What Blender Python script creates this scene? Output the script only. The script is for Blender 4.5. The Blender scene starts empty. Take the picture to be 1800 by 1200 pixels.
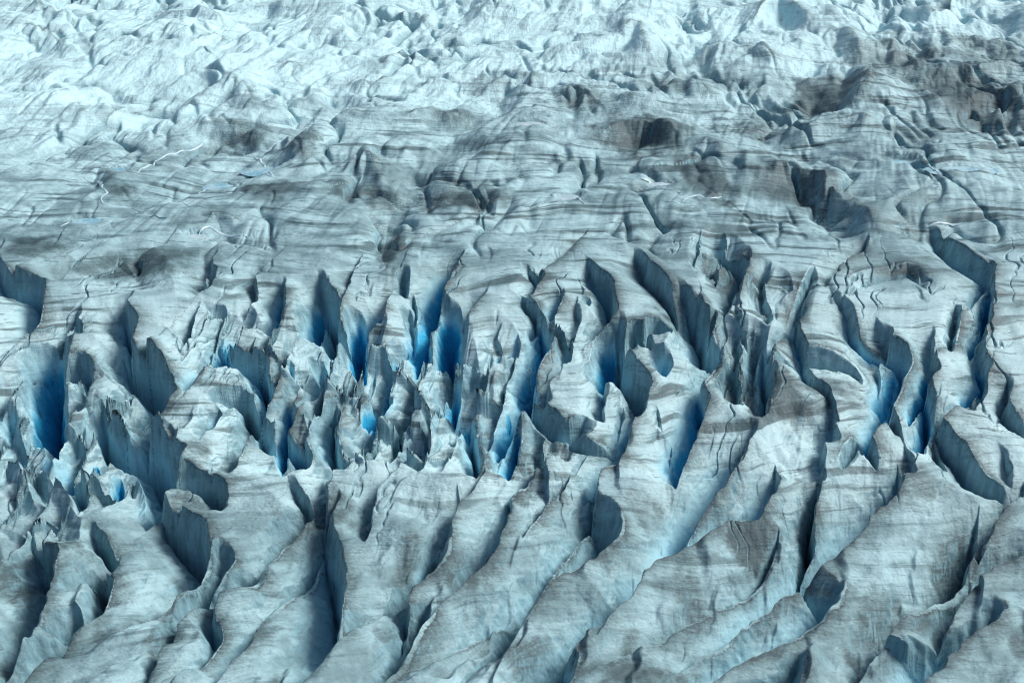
import bpy, math, random, heapq
import numpy as np
R = math.radians
Q = 1.0                       # grid fineness
# ------------------------------------------------------------------ camera model used to lay the survey out on the ground
H0, PITCH, F = 150.0, R(24.0), 2599.0
CP, SP = math.cos(PITCH), math.sin(PITCH)
def drop(y):                                    # the glacier steps down through the icefall
    t = np.clip((405-y)/140, 0, 1)
    return -17*t*t*(3-2*t)
def plane(u, v, h=0.0):
    a, b = (u-900.0)/F, (600.0-v)/F
    dx, dy, dz = a, CP+b*SP, -SP+b*CP
    t = (H0-h)/(-dz)
    return dx*t, dy*t
def ground(u, v, h=0.0):
    p = plane(u, v, h)
    for _ in range(12): p = plane(u, v, h+.5*(drop(p[1])+drop(plane(u, v, h+drop(p[1]))[1])))
    return p
def dist(v): return plane(900, v)[1]
# ------------------------------------------------------------------ fan shaped survey grid (finer near, coarser far)
def steps(a, b, s): return list(np.linspace(a, b, max(2, int(abs(b-a)/s))+1))
vs = steps(1500, 1350, 2.2/Q)[:-1] + steps(1350, -40, 1.0/Q)[:-1] + steps(-40, -200, 2.0/Q)
ys = [dist(v) for v in vs]
d = ys[-1]-ys[-2]
while ys[-1] < 2600: d *= 1.08; ys.append(ys[-1]+d)
ys = np.array(ys)
us = np.array(steps(-420, -20, 3.2/Q)[:-1] + steps(-20, 1820, 1.25/Q)[:-1] + steps(1820, 2220, 3.2/Q))
NR, NC = len(ys), len(us)
scl = ys*CP + H0*SP
X = ((us[None, :]-900.0)/F)*scl[:, None]
Y = np.repeat(ys[:, None], NC, 1)
# ------------------------------------------------------------------ noise
rng = np.random.RandomState(7)
PERM = rng.permutation(512).astype(np.int64)
ANG = rng.rand(512)*2*np.pi
GX, GY = np.cos(ANG).astype(np.float32), np.sin(ANG).astype(np.float32)
def perlin(x, y, seed=0):
    xi, yi = np.floor(x).astype(np.int64), np.floor(y).astype(np.int64)
    xf, yf = (x-xi).astype(np.float32), (y-yi).astype(np.float32)
    u, v = xf*xf*xf*(xf*(xf*6-15)+10), yf*yf*yf*(yf*(yf*6-15)+10)
    def g(ix, iy, fx, fy):
        h = PERM[(PERM[(ix+seed*57) & 511]+iy) & 511]
        return GX[h]*fx+GY[h]*fy
    a, b = g(xi, yi, xf, yf), g(xi+1, yi, xf-1, yf)
    c, e = g(xi, yi+1, xf, yf-1), g(xi+1, yi+1, xf-1, yf-1)
    return 1.4*((a+(b-a)*u)+((c+(e-c)*u)-(a+(b-a)*u))*v)
def fbm(x, y, o=4, seed=0, gain=.5):
    r, a, s = 0, 1.0, 0
    for k in range(o):
        r = r+a*perlin(x*2**k, y*2**k, seed+k); s += a; a *= gain
    return r/s
def ss(x, a, b):
    t = np.clip((x-a)/(b-a), 0, 1); return t*t*(3-2*t)
# ------------------------------------------------------------------ survey strokes.  Walk each edge with the drop on the right hand.
CROP = {'A': (0, 550, 3.6), 'B': (400, 450, 3.6), 'C': (800, 500, 3.6), 'D': (1300, 500, 3.6), 'I': (0, 840, 3.), 'J': (500, 800, 3.),
        'G': (1100, 750, 2.5714), 'T': (0, 0, 2.), 'U': (900, 0, 2.), 'L': (0, 250, 3.), 'K': (600, 250, 3.), 'E': (1200, 250, 3.)}
ST = []
def pix(c, pts):
    x0, y0, s = CROP[c]; return [(x0+x/s, y0+y/s) for x, y in pts]
def W(c, pts, D, wl, wt=1.3, a=None, wa=5., b=.35, ta=.13, tb=.13, label=None, p=2.0):
    a = .12*D if a is None else a
    ST.append(dict(k='W', P=pix(c, pts), D=D, wl=wl, wt=wt, a=a, wa=wa, b=b, ta=ta, tb=tb, label=label, h=a, p=p))
def C(c, pts, D, w1, w2=None, b=.4, p=1.5, ta=.3, tb=.15, label=None):
    ST.append(dict(k='C', P=pix(c, pts), D=D, wl=w1, wt=w2 or w1, b=b, p=p, ta=ta, tb=tb, h=-.45*D, label=label))
def Rg(c, pts, H, w1, w2=None, p=1.4, ta=.25, tb=.25, label=None):
    ST.append(dict(k='R', P=pix(c, pts), D=H, wl=w1, wt=w2 or w1, b=0, p=p, ta=ta, tb=tb, h=H*.5, label=label))
# ---- icefall, left
W('A', [(800,-80),(870,0),(880,50),(840,130)], 9, 7, label='a0')
W('A', [(850,140),(940,150),(1000,210),(1060,260),(1110,350),(1115,410),(1080,460),(1060,520),(1000,580)], 15, 9, 1.8, b=.3, tb=.1, label='a1')
C('A', [(395,240),(350,450),(330,650),(345,820),(370,930)], 19, 8, 5, b=1.0)
W('A', [(575,440),(600,408),(650,415),(720,500),(785,575),(860,572),(1000,588),(1050,660),(1095,770),(1180,800),(1150,870),(1050,1010)], 13, 9, 2.5, a=3, wa=4, b=.35, ta=.1, tb=.1, label='a4')
W('A', [(370,900),(400,848),(490,850),(545,950),(565,1050)], 7, 4, 1.5, a=2, label='a5')
C('A', [(610,870),(605,960),(600,1065)], 10, 2.6, 3, b=1.1)
C('A', [(760,930),(740,1060),(715,1170)], 9, 3, 3, b=1.0)
Rg('A', [(800,885),(880,930),(915,980),(910,1120)], 4, 3, label='a8')
Rg('A', [(20,740),(70,780),(110,900),(165,1000),(215,1130)], 5, 3, label='a9')
C('A', [(110,760),(140,880),(190,1000)], 10, 3.5, 3, b=1.0)
Rg('A', [(60,480),(130,437),(190,470),(240,600),(310,790),(335,910)], 4, 4, 5, label='a11')
C('A', [(60,560),(55,740)], 9, 4, b=.5)
W('A', [(415,230),(500,190),(575,225),(590,310),(560,445)], 6, 4, a=1.5, label='a13')
C('A', [(490,70),(485,200)], 7, 2, b=1.0)
W('A', [(1450,90),(1560,130),(1700,165),(1720,300),(1770,345),(1740,440),(1690,505)], 10, 6, 1.6, b=.55, label='a15')
W('A', [(1520,20),(1450,90),(1410,190)], 7, 7, .8, b=1.0)
W('A', [(1310,250),(1290,310),(1230,410)], 6, 7, 1, b=.9)
C('A', [(1385,610),(1365,690),(1310,780)], 7, 4, 1.5, b=1.1)
W('A', [(1490,350),(1580,348),(1650,470),(1660,530),(1560,790)], 10, 6, 1.5, b=.1, label='a19')
W('A', [(1050,1010),(1180,955),(1300,970),(1390,1000),(1440,1090)], 6, 5, 1.5, b=.2)
C('A', [(1630,640),(1690,780),(1705,920)], 11, 4, 4, b=.5)
Rg('A', [(240,1010),(330,925),(390,935)], 3, 3, label='a23')
Rg('A', [(250,1000),(340,1030),(500,1185)], 4, 3, label='a24')
# ---- icefall, middle left
W('B', [(365,160),(385,250),(330,350)], 8, 6, 1.2, b=.7, label='b1')
W('B', [(645,150),(700,180),(735,225),(710,330),(760,370),(805,430),(790,470),(700,540),(620,660)], 11, 7, 1.8, b=.35, label='b3')
C('B', [(615,240),(590,400),(545,600)], 12, 6, 2.5, b=.9)
W('B', [(995,270),(930,370),(870,410)], 7, 8, .9, b=.9)
C('B', [(845,420),(840,600),(845,840)], 15, 4.2, 3.2, b=1.2, ta=.2)
W('B', [(825,850),(880,795),(930,730)], 9, 6, 1.5, b=1.3, a=1.5, label='b5')
W('B', [(1470,0),(1440,60),(1380,160),(1340,260),(1290,380),(1240,480)], 10, 8, 1, b=1.0, label='b6')
C('B', [(1415,390),(1410,560),(1405,760)], 15, 6, 5, b=1.2, ta=.2)
C('B', [(1065,540),(1060,690)], 7, 2, b=.8)
C('B', [(1260,490),(1270,710)], 9, 3, b=.6)
C('B', [(1005,690),(980,880)], 8, 2.2, b=.9)
W('B', [(1620,230),(1570,290),(1520,340)], 5, 7, 1, b=.4)
C('B', [(1140,310),(1180,430),(1165,550)], 8, 4, b=.15)
C('B', [(1115,90),(1110,290)], 6, 2.2, b=.5)
W('B', [(1200,190),(1220,220),(1215,270),(1165,305)], 4, 4, b=.2)
Rg('B', [(590,480),(640,560),(610,720)], 4, 2.5, label='b15')
Rg('B', [(735,490),(690,620),(620,790)], 4, 2.5)
Rg('B', [(805,570),(745,760),(700,810)], 4, 2.5, label='b15c')
C('B', [(590,600),(620,800)], 11, 5, b=.4)
C('B', [(400,630),(425,740)], 4, 2, b=.9)
W('B', [(410,850),(445,905),(425,965),(385,1030),(375,1140)], 9, 4, 1, b=.9, label='b19')
W('B', [(385,1010),(450,1050),(530,1100),(545,1200)], 9, 6, 1.5, b=.6, label='b20')
W('B', [(660,800),(715,795),(705,900),(680,960),(740,1150)], 8, 6, 1.5, b=.3, label='b21')
Rg('B', [(1200,770),(1245,860),(1220,930),(1280,1010),(1290,1110)], 4, 3, label='b22')
W('B', [(1500,800),(1590,890),(1600,960),(1625,1050),(1625,1200)], 9, 6, 1.5, b=.4, label='b23')
C('B', [(1455,740),(1430,950),(1390,1030)], 12, 4, 3, b=.9)
C('B', [(1735,540),(1690,670)], 6, 4, 2, b=.7)
C('B', [(1790,900),(1770,1080)], 7, 3, b=1.0)
# ---- icefall, middle
W('C', [(580,150),(620,190),(625,260),(590,350),(540,440),(530,520),(555,570),(530,640),(430,740),(340,890)], 11, 7, 1.6, b=.8, label='c1')
W('C', [(510,660),(560,700),(610,750),(650,760),(690,820),(740,815)], 6, 5, b=.3, label='c2')
W('C', [(1085,270),(1105,400),(1160,470),(1220,530),(1255,590),(1235,650)], 11, 5, 2, b=.25, label='c3')
C('C', [(1010,320),(985,480),(965,630),(955,710)], 13, 6, 3, b=1.0)
W('C', [(1050,330),(1085,260),(1130,210),(1200,222),(1260,300)], 5, 5, b=.2)
C('C', [(1360,460),(1280,600)], 7, 6, 3, b=.9)
W('C', [(1540,40),(1580,60),(1575,110),(1620,140),(1640,210),(1640,260),(1730,290),(1750,330),(1740,390),(1630,500)], 10, 12, 2.5, b=.2, label='c5')
W('C', [(1190,210),(1280,150),(1350,170),(1380,210)], 7, 6, b=.2, label='c5b')
Rg('C', [(1380,170),(1330,330),(1300,420)], 3, 4)
W('C', [(1590,620),(1630,690),(1585,800),(1560,880),(1470,1050)], 9, 10, 1.1, b=.9, label='c9')
C('C', [(1400,590),(1460,720),(1540,860)], 1.6, 1.6, b=0)
C('C', [(1265,720),(1300,860),(1375,1050)], 2.5, 2.5, b=.3)
W('C', [(1180,750),(1140,820),(1090,980),(1080,1030),(1000,1100),(920,1150)], 7, 6, 1.5, b=.5, label='c11')
C('C', [(1070,740),(1010,940)], 5, 3, b=.1)
W('C', [(430,860),(418,970),(385,1080)], 7, 6, 1.2, b=.9, label='c13')
C('C', [(880,980),(790,1130),(730,1190)], 2.5, 2.5, b=0)
W('C', [(780,890),(860,960),(990,925)], 4, 4, b=.1)
W('C', [(120,780),(160,790),(188,860),(190,980)], 4, 4, b=0)
W('K', [(1360,640),(1380,650),(1430,690),(1435,760),(1465,850),(1440,890),(1360,925)], 7, 5, 1.2, b=.35, label='c17')
W('C', [(690,20),(665,70),(640,115)], 5, 6, b=.8)
C('C', [(855,45),(815,120)], 4, 2.5, b=.8)
W('C', [(490,50),(525,55),(548,130),(510,180)], 5, 5, b=.1)
# ---- icefall, right
W('D', [(640,40),(720,100),(740,180),(770,240),(850,290),(940,310),(1030,335),(1070,345),(1105,400),(1090,470),(1050,540),(1020,640),(960,770),(860,905)], 9, 9, 1.6, b=.7, ta=.5, label='d1')
C('D', [(1010,470),(990,600),(890,840)], 10, 8, 3, b=.85)
W('D', [(1225,490),(1215,590),(1180,650),(1110,750)], 7, 7, 1, b=1.1, label='d3')
W('D', [(1235,650),(1255,700),(1250,790),(1215,930)], 9, 7, 1.6, b=.9, label='d4')
W('D', [(1560,420),(1585,450),(1615,510),(1560,570),(1490,655)], 8, 7, 1.2, b=1.0, label='d5')
W('D', [(1620,-10),(1600,110),(1612,180),(1570,240),(1510,290)], 8, 6, 1.2, b=.9, label='d6')
W('D', [(1410,130),(1395,220),(1375,330)], 4, 3, b=.1)
W('D', [(220,395),(400,388),(600,400),(750,450),(810,500)], 3.5, 10, 3, b=0)
W('D', [(215,365),(240,490),(250,520),(200,670)], 11, 6, 1.8, b=.2, label='d10')
C('D', [(150,340),(100,500),(90,660)], 10, 6, 3, b=.05)
C('D', [(430,830),(530,900),(605,1020)], 5, 5, 3, b=0)
W('D', [(630,1020),(730,880),(850,915),(895,1020)], 5, 4, 1.5, b=.1, label='d13')
W('D', [(1300,850),(1330,865),(1390,960),(1450,985),(1475,1050),(1560,1140),(1650,1200)], 7, 9, 1.5, b=.15, label='d16')
W('D', [(1500,660),(1330,800),(1230,895)], 4, 6, .9, b=.2, label='d17')
W('D', [(1470,285),(1360,350),(1240,395)], 1.5, 3, .6, b=.2)
W('D', [(1730,650),(1690,720),(1730,780),(1800,850)], 4, 6, b=.2)
W('D', [(415,80),(400,200),(330,270),(210,375)], 6, 4, 1, b=.4, label='d19')
# ---- front rows, right
W('G', [(570,40),(500,160),(470,215),(350,330),(300,400),(240,490),(190,560),(110,600)], 8, 12, 1.2, b=.6, ta=.1, label='g1')
W('G', [(705,190),(690,250),(650,330),(610,390),(560,402),(470,420),(350,490),(215,560),(100,620),(60,700),(0,770)], 6.5, 10, 1.2, b=.7, ta=.08, label='g2')
W('G', [(895,220),(865,330),(878,440),(840,500)], 6, 7, 1.0, b=.1, label='g3')
W('G', [(695,485),(640,580),(560,660),(450,720),(380,765),(240,860),(120,950),(0,985)], 4, 8, 1, b=.2, label='g4')
W('G', [(1262,160),(1255,270),(1235,305),(1110,380),(1085,450),(1000,530),(900,590),(830,640),(650,760),(520,850),(280,990)], 7, 13, 1.2, b=.5, ta=.08, label='g5')
W('G', [(900,640),(960,658),(1010,690),(985,760),(900,850),(800,910),(735,960),(600,1010),(520,1060),(390,1165)], 6, 9, 4.5, b=.45, label='g6')
W('G', [(1660,390),(1620,520),(1550,650),(1480,720),(1340,800),(1230,900),(1170,970),(1120,1040)], 6, 11, 3, b=.1, label='g7')
W('G', [(1800,300),(1730,352),(1650,470)], 4, 7, 1, b=.15, label='g9')
W('G', [(1830,570),(1680,640),(1600,700),(1530,770)], 5, 8, 1, b=.3, label='g10')
W('G', [(1640,765),(1700,775),(1732,800),(1720,840),(1650,900),(1520,980),(1420,1090),(1350,1170)], 7, 10, 4.5, b=.6, label='g11')
W('G', [(740,975),(800,975),(822,1000),(815,1060),(790,1180)], 8, 7, 4, b=.9, ta=.1, tb=.02, label='g12')
# ---- front rows, middle
W('J', [(240,255),(290,380),(312,470),(322,560),(326,700),(318,850),(240,1000),(140,1090)], 13, 14, 2.5, b=.5, label='h1')
W('J', [(265,265),(200,380),(150,460),(60,600)], 4, 5, b=.3, label='h2')
W('J', [(800,350),(860,345),(892,430),(870,510),(760,580),(720,620)], 4, 4, 3.5, b=.3, label='h3')
W('J', [(1030,120),(900,270),(850,370),(770,490),(750,590),(690,650),(655,710),(670,780),(610,900),(540,990)], 4, 6, 1, b=.4, label='h4')
W('J', [(760,650),(822,660),(800,780),(715,905),(690,960),(640,1060),(500,1190)], 5, 6, 3.5, b=.3, label='h5')
W('J', [(1205,180),(1198,330),(1140,430),(1100,500),(1050,580),(940,650)], 6, 8, 1.2, b=.5, label='h6')
W('J', [(1670,40),(1640,220),(1560,350),(1500,430),(1380,540),(1300,640),(1200,730),(1100,790),(1000,880),(850,1000),(680,1110)], 5.5, 9, 1.1, b=.3, label='h7')
W('J', [(1660,150),(1740,200),(1792,270),(1785,370),(1700,490),(1590,575),(1500,620),(1380,710),(1260,870),(1190,980)], 6.5, 8, 5, b=.3, label='h8')
W('J', [(1820,730),(1650,880),(1570,950),(1500,1040),(1430,1160)], 5, 8, 4, b=.4, label='h9')
W('J', [(1345,-10),(1300,70),(1190,190)], 4, 6, b=.1, label='h10')
W('J', [(1510,80),(1430,180),(1350,280)], 3, 4, .8, b=.1)
W('J', [(1550,980),(1585,1000),(1560,1080),(1490,1210)], 5, 5, 3.5, b=.6, tb=.02, label='h12')
# ---- front rows, left
W('I', [(350,610),(420,612),(475,640),(468,700),(430,770),(320,900),(230,990),(140,1090)], 7, 9, 4, b=.3, label='i1')
W('I', [(985,635),(940,700),(930,800),(850,900),(820,970),(795,1090)], 2.2, 4, .8, b=.1, label='i2')
W('I', [(1170,575),(1130,690),(1178,750),(1160,800),(1100,900)], 4, 3, 1, b=.7, label='i3')
W('I', [(1400,660),(1355,790),(1290,900)], 4.5, 8, .9, b=.8, label='i4')
W('I', [(870,80),(1000,140),(1090,190),(1112,250),(1130,310),(1080,430),(980,500)], 11, 11, 2, b=.3, label='i5')
W('I', [(1120,325),(1180,303),(1225,350),(1230,400),(1100,560)], 5, 5, 3, b=.3, label='i6')
W('I', [(1320,345),(1390,355),(1410,390),(1380,450),(1280,540),(1140,580)], 5, 6, 4, b=.3, label='i7')
W('I', [(195,250),(320,345),(300,430),(230,580),(205,690)], 7, 9, 2, b=.3, a=2, label='i8')
W('I', [(465,400),(540,390),(590,460),(602,520),(590,570)], 6, 4, 1.5, b=.1, label='i9')
W('I', [(510,230),(580,285),(645,352)], 4, 3, b=.4, label='i10')
W('I', [(165,895),(120,970),(-10,1080)], 4, 6, b=.3, label='i12')
W('I', [(1600,10),(1645,15),(1668,90),(1560,200),(1510,255)], 6, 5, 1.6, b=.05, label='i13')
# ---- plateau
W('E', [(1390,480),(1470,520),(1580,600),(1662,620),(1640,690),(1570,750)], 7, 8, 2, b=.45, label='e1')
W('E', [(975,530),(900,600),(800,690)], 5, 6, 1, b=.3)
W('E', [(280,540),(320,550),(372,620),(325,680),(285,810)], 7, 8, 2.5, b=.1, label='e5')
W('E', [(440,140),(560,120),(725,160),(770,260),(880,305),(930,345),(1030,445)], 9, 26, 9, a=3, wa=20, b=.05, label='e6')
W('E', [(900,690),(1100,632),(1200,615),(1300,672)], 1.8, 10, 4, b=0)
C('E', [(715,360),(730,430)], 4, 3, b=.7)
W('E', [(560,880),(640,700),(650,690)], 4, 4, b=.2)
W('L', [(20,645),(150,680),(220,690),(248,740),(235,850),(225,930),(120,1000)], 7, 9, 2, b=.3, label='f1')
C('L', [(560,600),(740,690),(715,800)], 2.6, 12, b=0, p=1.1)
W('L', [(420,900),(385,950),(340,1070)], 4, 9, 3, b=.05)
W('L', [(1390,80),(1500,48),(1595,100),(1605,160)], 6, 12, 4, b=0)
W('L', [(480,185),(560,160),(600,250)], 3, 8, 3, b=0)
W('L', [(1100,440),(1130,420),(1270,440)], 3, 8, 3, b=0)
C('K', [(340,280),(240,390),(230,480),(210,580),(260,660)], 3, 8, 5, b=.05, p=1.1)
W('K', [(1275,495),(1170,570),(1065,655)], 2.5, 3, .8, b=.1)
W('K', [(1040,655),(1078,662),(1072,700),(1030,750)], 5, 4, 1, b=.5)
C('K', [(745,270),(785,330),(765,380),(815,435)], 2, 4, b=0)
C('K', [(910,325),(870,400),(815,435),(760,480)], 2, 4, b=0)
W('K', [(60,180),(150,130),(182,190),(205,230)], 6, 16, 5, b=0)
W('K', [(1600,580),(1740,715),(1785,790),(1810,860)], 5, 9, 2, b=0, label='k8')
W('K', [(900,395),(1080,360),(1250,350)], 2.5, 10, 5, b=0)
# ---- upper glacier mounds
for nm, pts, D, wl in (
    ('t1', [(-20,60),(80,45),(200,70),(300,98)], 5, 30), ('t2', [(10,112),(120,108),(200,140),(230,180)], 5, 30),
    ('t3', [(500,85),(650,65),(760,75),(795,105)], 5, 30), ('t4', [(850,35),(960,20),(1010,38)], 6, 30),
    ('t5', [(640,190),(780,125),(765,170)], 5, 25), ('t6', [(1380,80),(1440,50),(1540,95)], 7, 30),
    ('t7', [(740,355),(830,345),(880,380),(915,420)], 6, 20), ('t8', [(330,450),(400,400),(540,330)], 4, 25),
    ('t9', [(205,425),(290,403),(262,445)], 4, 18), ('t10', [(1000,420),(1130,440),(1195,460)], 5, 18),
    ('t11', [(1390,455),(1500,420),(1580,415),(1625,445)], 5, 20), ('t12', [(640,455),(800,450),(900,470),(945,515)], 4, 18),
    ('t13', [(930,545),(1020,540),(1062,580),(1070,610)], 5, 16), ('t14', [(1225,290),(1330,305),(1395,268)], 4, 18),
    ('t15', [(1320,235),(1440,190),(1450,230)], 5, 20), ('t17', [(975,275),(1040,240),(1065,265)], 4, 18)):
    W('T', pts, D, wl, 10, a=2.5, wa=26, b=.12, ta=.3, tb=.3, label=nm, p=1.6)
for nm, pts, D, wl in (
    ('u1', [(340,150),(440,110),(455,160),(475,240)], 9, 30), ('u2', [(830,90),(910,10),(1010,40),(1070,120)], 10, 35),
    ('u3', [(550,185),(620,155),(688,165),(655,220)], 7, 22), ('u4', [(170,115),(240,110),(252,150)], 5, 22),
    ('u5', [(1250,165),(1352,158),(1340,220)], 7, 22), ('u6', [(1450,125),(1530,115),(1560,160)], 7, 25),
    ('u7', [(1080,255),(1220,240),(1255,320),(1215,390),(1140,445)], 10, 34), ('u8', [(140,355),(250,330),(275,385)], 6, 20),
    ('u9', [(290,348),(400,350),(418,390)], 5, 16), ('u10', [(250,490),(430,443),(572,475),(588,520)], 8, 22),
    ('u11', [(640,525),(700,500),(735,570)], 6, 14), ('u12', [(930,495),(1100,480),(1250,463),(1195,515)], 6, 20),
    ('u13', [(-10,275),(80,258),(45,340)], 5, 20), ('u14', [(1380,325),(1450,360),(1575,418)], 5, 16),
    ('u15', [(1600,105),(1630,115),(1675,175)], 6, 20), ('u17', [(550,305),(640,310),(715,355)], 5, 18),
    ('u18', [(1560,355),(1700,325),(1810,350)], 5, 20), ('u19', [(1060,120),(1160,110),(1235,180),(1220,225)], 6, 25),
    ('u20', [(1570,285),(1700,240),(1810,230)], 5, 20), ('u21', [(1350,275),(1440,285),(1445,300)], 4, 14),
    ('u22', [(740,205),(850,190),(930,240)], 5, 24), ('u23', [(1390,10),(1500,75),(1560,-20)], 6, 26)):
    W('U', pts, D, wl, 9, a=3, wa=26, b=.12, ta=.3, tb=.3, label=nm, p=1.6)
# dirt lying on the ice: (u, v, half width, half height, tilt, amount)
DIRT = [(1130,250,110,40,0,.9),(1240,320,60,50,.3,.9),(1330,230,60,30,-.2,.7),(1400,330,110,45,.2,.8),(1450,170,90,40,-.4,1),(1560,110,120,50,-.3,.8),(1700,180,110,60,-.2,.9),(1720,100,110,40,-.2,.7),
 (1020,190,60,20,0,.7),(1180,160,70,22,.1,.7),(820,360,90,22,0,.9),(640,345,90,25,.3,.8),(690,430,30,50,.1,.9),(480,350,90,20,-.1,.8),(240,455,110,30,-.3,.9),(60,440,90,22,0,.8),(220,350,40,14,0,.7),(530,285,40,22,0,1),
 (440,250,60,18,.2,.7),(860,150,70,22,-.2,.6),(780,215,60,12,0,.7),(1290,470,60,50,.5,1),(1210,540,60,40,.5,1),(1290,640,70,50,.5,1),(1520,590,40,40,.8,.7),(1600,470,90,12,0,.8),(1450,680,90,30,.3,.8),
 (850,780,40,60,.2,1),(560,900,90,60,-.3,.9),(330,880,90,40,0,.7),(60,980,90,50,-.4,1),(180,1000,40,40,0,.8),(300,1080,40,110,0,.9),(720,1000,40,110,.1,.8),(820,1000,60,60,-.4,1),(930,1130,120,50,-.3,.9),(1040,960,60,50,-.5,1),
 (1320,930,60,50,-.4,1),(1430,880,30,60,0,.9),(1610,850,110,40,0,.7),(1560,1060,90,60,-.5,.7),(1690,960,60,60,-.6,.9),(1240,860,80,40,.3,.6),(1120,870,60,40,.2,.6),(640,960,50,70,.2,.5),(980,760,50,60,.3,.6),(340,790,40,40,0,.7),(1100,1170,120,40,-.3,.8),(1370,690,60,60,.3,.9)]
# ------------------------------------------------------------------ heights
far = ss(Y, 420, 560)
wamp = 1+1.0*far
lam = 1/(1+1.6*ss(Y, 300, 700)+2*ss(Y, 700, 1200))                # longer waves where the survey is coarser
WX = X + wamp*(1.1*fbm(X/10*lam, Y/17*lam, 3, 11) + .22*perlin(X/2.1*lam, Y/3.0*lam, 21)).astype(np.float32)
WY = Y + wamp*(1.6*fbm(X/9*lam, Y/15*lam, 3, 31) + .25*perlin(X/2.1*lam, Y/3.0*lam, 41)).astype(np.float32)
neg, pos = np.zeros_like(X, np.float32), np.zeros_like(X, np.float32)
blue, lipd, grime = np.zeros_like(neg), np.zeros_like(neg), np.zeros_like(neg)
def smooth_line(P):
    P = np.array(P, float)
    Qp = [P[0]]
    for i in range(len(P)-1):
        Qp += [P[i]*.75+P[i+1]*.25, P[i]*.25+P[i+1]*.75]
    return np.array(Qp+[P[-1]])
def window(x0, x1, y0, y1):
    r0, r1 = np.searchsorted(ys, y0), np.searchsorted(ys, y1)
    if r1-r0 < 2: return None
    sc = [scl[r0], scl[min(r1, NR-1)]]
    ul = min(900+F*x0/s for s in sc); uh = max(900+F*x1/s for s in sc)
    c0, c1 = np.searchsorted(us, ul), np.searchsorted(us, uh)
    if c1-c0 < 2: return None
    return slice(r0, r1), slice(c0, c1)
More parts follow.
